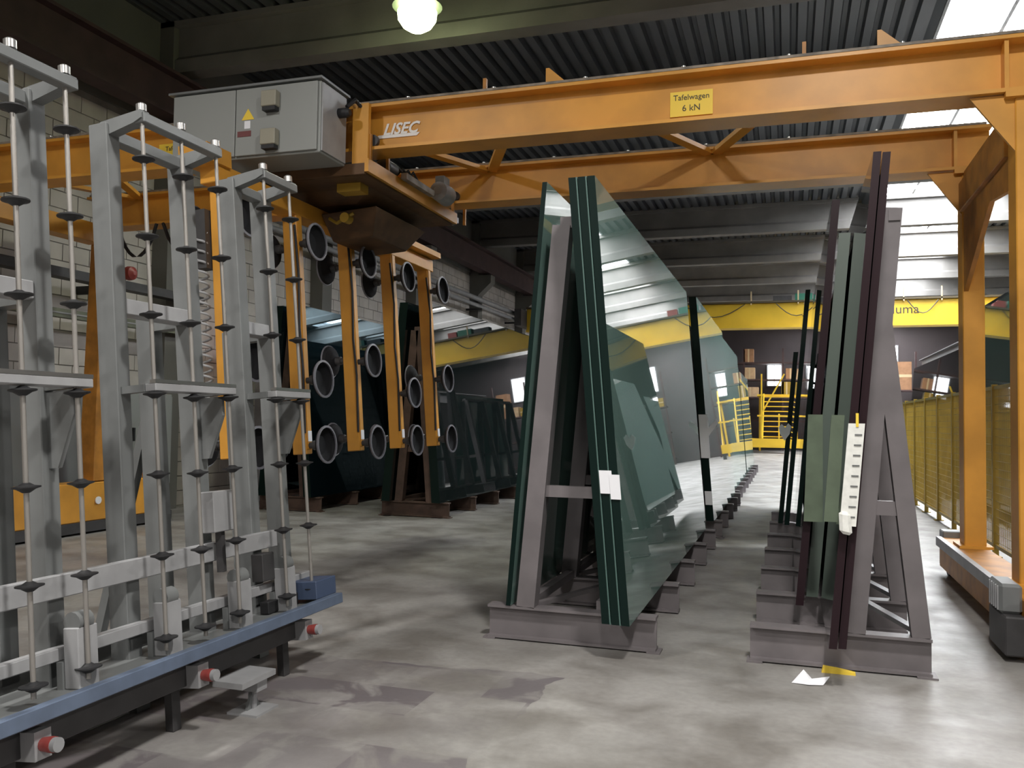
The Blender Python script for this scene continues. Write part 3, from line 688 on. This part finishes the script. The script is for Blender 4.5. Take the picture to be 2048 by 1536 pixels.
# --- beyond the fence on the right
for i, (xc, ys) in enumerate(((3.75, [14.2, 15.6, 17.0, 18.4]), (3.75, [20.2, 21.6, 23.0, 24.4, 25.8]))):
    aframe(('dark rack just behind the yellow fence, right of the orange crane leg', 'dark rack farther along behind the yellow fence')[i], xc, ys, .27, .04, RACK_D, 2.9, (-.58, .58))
sheet('dark glass sheet standing behind the yellow fence, long sloping top edge', 3.26, 3.50, 20.0, 27.5, .245, 3.2, .10, GLASS_DARK, -1)
sheet('blue grey glass sheet behind the fence, seen right of the orange crane leg', 3.22, 3.48, 13.9, 18.8, .245, 3.75, .05, GLASS_GREY, -1)
sheet('dark blue glass sheet behind the fence, right of the blue grey one', 3.29, 3.55, 14.0, 18.8, .245, 3.85, .05, GLASS_BLUE, -1)

# ================================================================== yellow mesh fence
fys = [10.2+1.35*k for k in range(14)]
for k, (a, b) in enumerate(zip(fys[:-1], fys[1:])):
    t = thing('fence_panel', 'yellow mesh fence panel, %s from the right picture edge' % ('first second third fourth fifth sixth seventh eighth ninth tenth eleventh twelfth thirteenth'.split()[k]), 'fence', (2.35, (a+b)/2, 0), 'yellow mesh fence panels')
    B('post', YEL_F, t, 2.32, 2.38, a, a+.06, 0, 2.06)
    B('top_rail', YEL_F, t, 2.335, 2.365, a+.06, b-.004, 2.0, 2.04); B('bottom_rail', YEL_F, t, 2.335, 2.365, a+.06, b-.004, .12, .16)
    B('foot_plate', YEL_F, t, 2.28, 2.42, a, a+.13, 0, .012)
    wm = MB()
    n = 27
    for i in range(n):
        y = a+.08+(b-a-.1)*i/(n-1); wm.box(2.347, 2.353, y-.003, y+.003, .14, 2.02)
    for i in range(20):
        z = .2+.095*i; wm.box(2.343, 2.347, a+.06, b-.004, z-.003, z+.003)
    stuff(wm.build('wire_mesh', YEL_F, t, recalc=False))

# ================================================================== yellow overhead crane at the back
yc = thing('overhead_crane', 'yellow overhead crane beam spanning the back of the hall', 'crane', (-1.5, 30, 4.7))
MB().box(-9.1, 6.35, 29.9, 30.35, 4.80, 5.56).build('box_girder', YEL, yc, bevel=.01)
B('bottom_flange', YEL, yc, -9.1, 6.35, 29.8, 30.45, 4.72, 4.80)
B('top_flange', mat('dark walkway', (.08, .06, .03), .6), yc, -9.1, 6.35, 29.8, 30.45, 5.56, 5.62)
B('end_carriage', RACK_D, yc, -9.35, -9.1, 29.2, 31.0, 4.9, 5.5); B('end_carriage', YEL, yc, 6.35, 6.7, 28.6, 31.6, 4.9, 5.5)
text('lettering', 'cluma', .42, INK, yc, facing_y(3.47, 29.893, 5.24))
for x in (-3.5, -1.2, .3, 3.5, 4.6):
    B('cable_hanger', CHIP, yc, x-.02, x+.02, 29.8, 29.84, 5.5, 5.95)
for x0, x1 in ((-.4, .9), (3.6, 4.5), (-3.4, -1.4)):
    pts = [(x0+(x1-x0)*k/8, 29.78, 5.52-.42*math.sin(PI*k/8)) for k in range(9)]; Tube('festoon_cable', DARK, yc, pts, .016, 6)
h = B('hoist', GREEN, yc, .2, .75, 29.95, 30.3, 5.62, 5.86); B('hoist_motor', RED, yc, .8, 1.15, 29.95, 30.25, 5.62, 5.84); B('hoist_frame', DARK, yc, -.5, .1, 29.95, 30.3, 5.62, 5.8)
rr2 = thing('runway_beam', 'dark runway beam carrying the right end of the yellow crane', 'beam', (6.6, 20, 4.3))
ibeam(MB(), (6.55, 18, 4.3), (6.55, 48.5, 4.3), .3, .58, .04, .03).build('girder', RACK_D, rr2)
for y in (24, 34, 44): B('column', RACK_D, rr2, 6.45, 6.65, y, y+.2, 0, 4.3)

# ================================================================== yellow stair platform and shelves at the back
yp = thing('stair_platform', 'yellow steel stairs with handrails at the back of the hall', 'stairs', (-.2, 46.5, 0))
for x in (-1.25, .35):
    s_ = MB().bar((x, 45.2, .45), (x, 47.6, 3.0), .06, .25, (0, 0, 1)).build('stringer', YEL, yp)
for k in range(10):
    y = 45.3+k*.24; z = .55+k*.26
    B('tread', YEL, yp, -1.22, .32, y, y+.22, z, z+.05)
for x in (-1.3, -.45, .4, 1.2):
    B('handrail_post', YEL, yp, x-.035, x+.035, 45.15, 45.22, .3, 2.0 if x > -1 else 4.0)
B('kick_board', YEL, yp, -2.0, 1.35, 45.0, 45.08, .30, .75)
B('mid_rail', YEL, yp, -1.5, 1.3, 45.1, 45.16, 1.85, 1.93)
Bar('handrail', YEL, yp, (-1.3, 45.18, 2.0), (-.2, 45.18, 4.0), .07, .07)
Bar('handrail', YEL, yp, (1.25, 45.18, .7), (1.25, 47.5, 3.6), .07, .07)
B('landing', YEL, yp, -1.6, 1.4, 47.6, 49.4, 2.95, 3.05)
for x in (-1.5, 1.3): B('landing_post', YEL, yp, x-.05, x+.05, 49.2, 49.3, 0, 2.95)
for x in (-1.9, 1.25): B('skid', DARK, yp, x-.08, x+.08, 45.0, 45.3, 0, .30)
sh = thing('storage_shelf', 'tall brown shelf against the back wall behind the yellow stairs', 'shelf', (-1, 50.6, 0))
for x in (-4.5, -2.4, -.3, 1.8): B('upright', MAROON, sh, x-.05, x+.05, 50.1, 50.2, 0, 5.7)
for z in (.3, 1.6, 2.9, 3.9, 4.85): B('shelf_board', MAROON, sh, -4.5, 1.8, 50.05, 51.2, z, z+.08)
bxs = [(-2.15, 4.93, .55, .75, WOODB, 'brown carton on the top board of the far shelf'), (-2.1, 3.98, .6, .65, WOODL, 'pale carton one board below the brown carton on the far shelf'),
       (-2.05, 2.98, .9, .55, WOODL, 'wide tan carton on the lower board of the far shelf'), (.1, 3.98, .5, .6, WOODB, 'brown carton on the far shelf right of the small window'),
       (-.1, 2.98, .55, .85, YEL_F, 'ochre crate on the far shelf beside the small window'), (-3.6, 3.98, .8, .6, WOODB, 'brown carton at the left end of the far shelf')]
for x, z, wd, ht, m, lb in bxs:
    t = thing('carton', lb, 'box', (x, 50.4, z), 'cartons on the far shelf')
    B('body', m, t, x-wd/2, x+wd/2, 50.1, 50.8, z, z+ht, bevel=.01); B('tape', CHIP, t, x-.04, x+.04, 50.095, 50.1, z, z+ht)
sh2 = thing('storage_shelf', 'brown shelf with orange crates behind the fence at the right', 'shelf', (6, 50, 0))
for x in (4.3, 6.4, 8.5): B('upright', MAROON, sh2, x-.05, x+.05, 49.6, 49.7, 0, 5.4)
for z in (.3, 1.8, 3.3): B('shelf_board', MAROON, sh2, 4.3, 8.5, 49.55, 50.6, z, z+.08)
for x, z, wd, ht, m, lb in ((5.85, 3.38, .7, 1.5, WOODB, 'tall orange brown crate on the right far shelf'), (5.15, 3.38, .5, .6, WOODL, 'pale crate left of the tall one on the right far shelf'), (4.6, 3.38, .4, .5, YEL_F, 'small ochre crate at the end of the right far shelf')):
    t = thing('crate', lb, 'box', (x, 50, z), 'crates on the right far shelf')
    B('body', m, t, x-wd/2, x+wd/2, 49.7, 50.4, z, z+ht); B('band', CHIP, t, x-wd/2-.01, x+wd/2+.01, 49.69, 49.7, z+ht*.45, z+ht*.55)
# red signal light on a pillar near the wall
t = thing('signal_light', 'small red signal light glowing on a grey post by the left wall', 'light', (-9.3, 13.7, 0))
B('post', GREYL, t, -9.38, -9.22, 13.65, 13.8, 0, 3.4); MB().lathe((-9.22, 13.62, 2.66), (0, 0, 1), [(0, .06), (.04, .085), (.26, .085), (.32, .04)], 16).build('red_lens', REDL, t)

# ================================================================== scraps on the floor
pv = MB(); pts = [(0.02, 5.52), (.09, 5.66), (.14, 5.60), (.24, 5.63), (.20, 5.53), (.12, 5.50)]
zz = [.003, .05, .012, .03, .004, .006]
pv.add([(x, y, z) for (x, y), z in zip(pts, zz)]+[(.12, 5.57, .02)]+[(x, y, z+.002) for (x, y), z in zip(pts, zz)]+[(.12, 5.57, .022)],
       [(i, (i+1) % 6, 6) for i in range(6)]+[(7+(i+1) % 6, 7+i, 13) for i in range(6)]+[(i, 7+i, 7+(i+1) % 6, (i+1) % 6) for i in range(6)])
tag(pv.build('paper_scrap', WHITE, org=(.12, 5.57, 0)), 'crumpled white paper scrap on the floor before the right rack', 'paper')
tag(MB().prism([(.20, .0), (.40, .0), (.40, .012), (.30, .028), (.21, .036)], 'y', 5.82, 5.87).build('wedge', SIGNY, org=(.28, 5.84, 0)), 'small yellow wedge on the floor under the right rack', 'wedge')
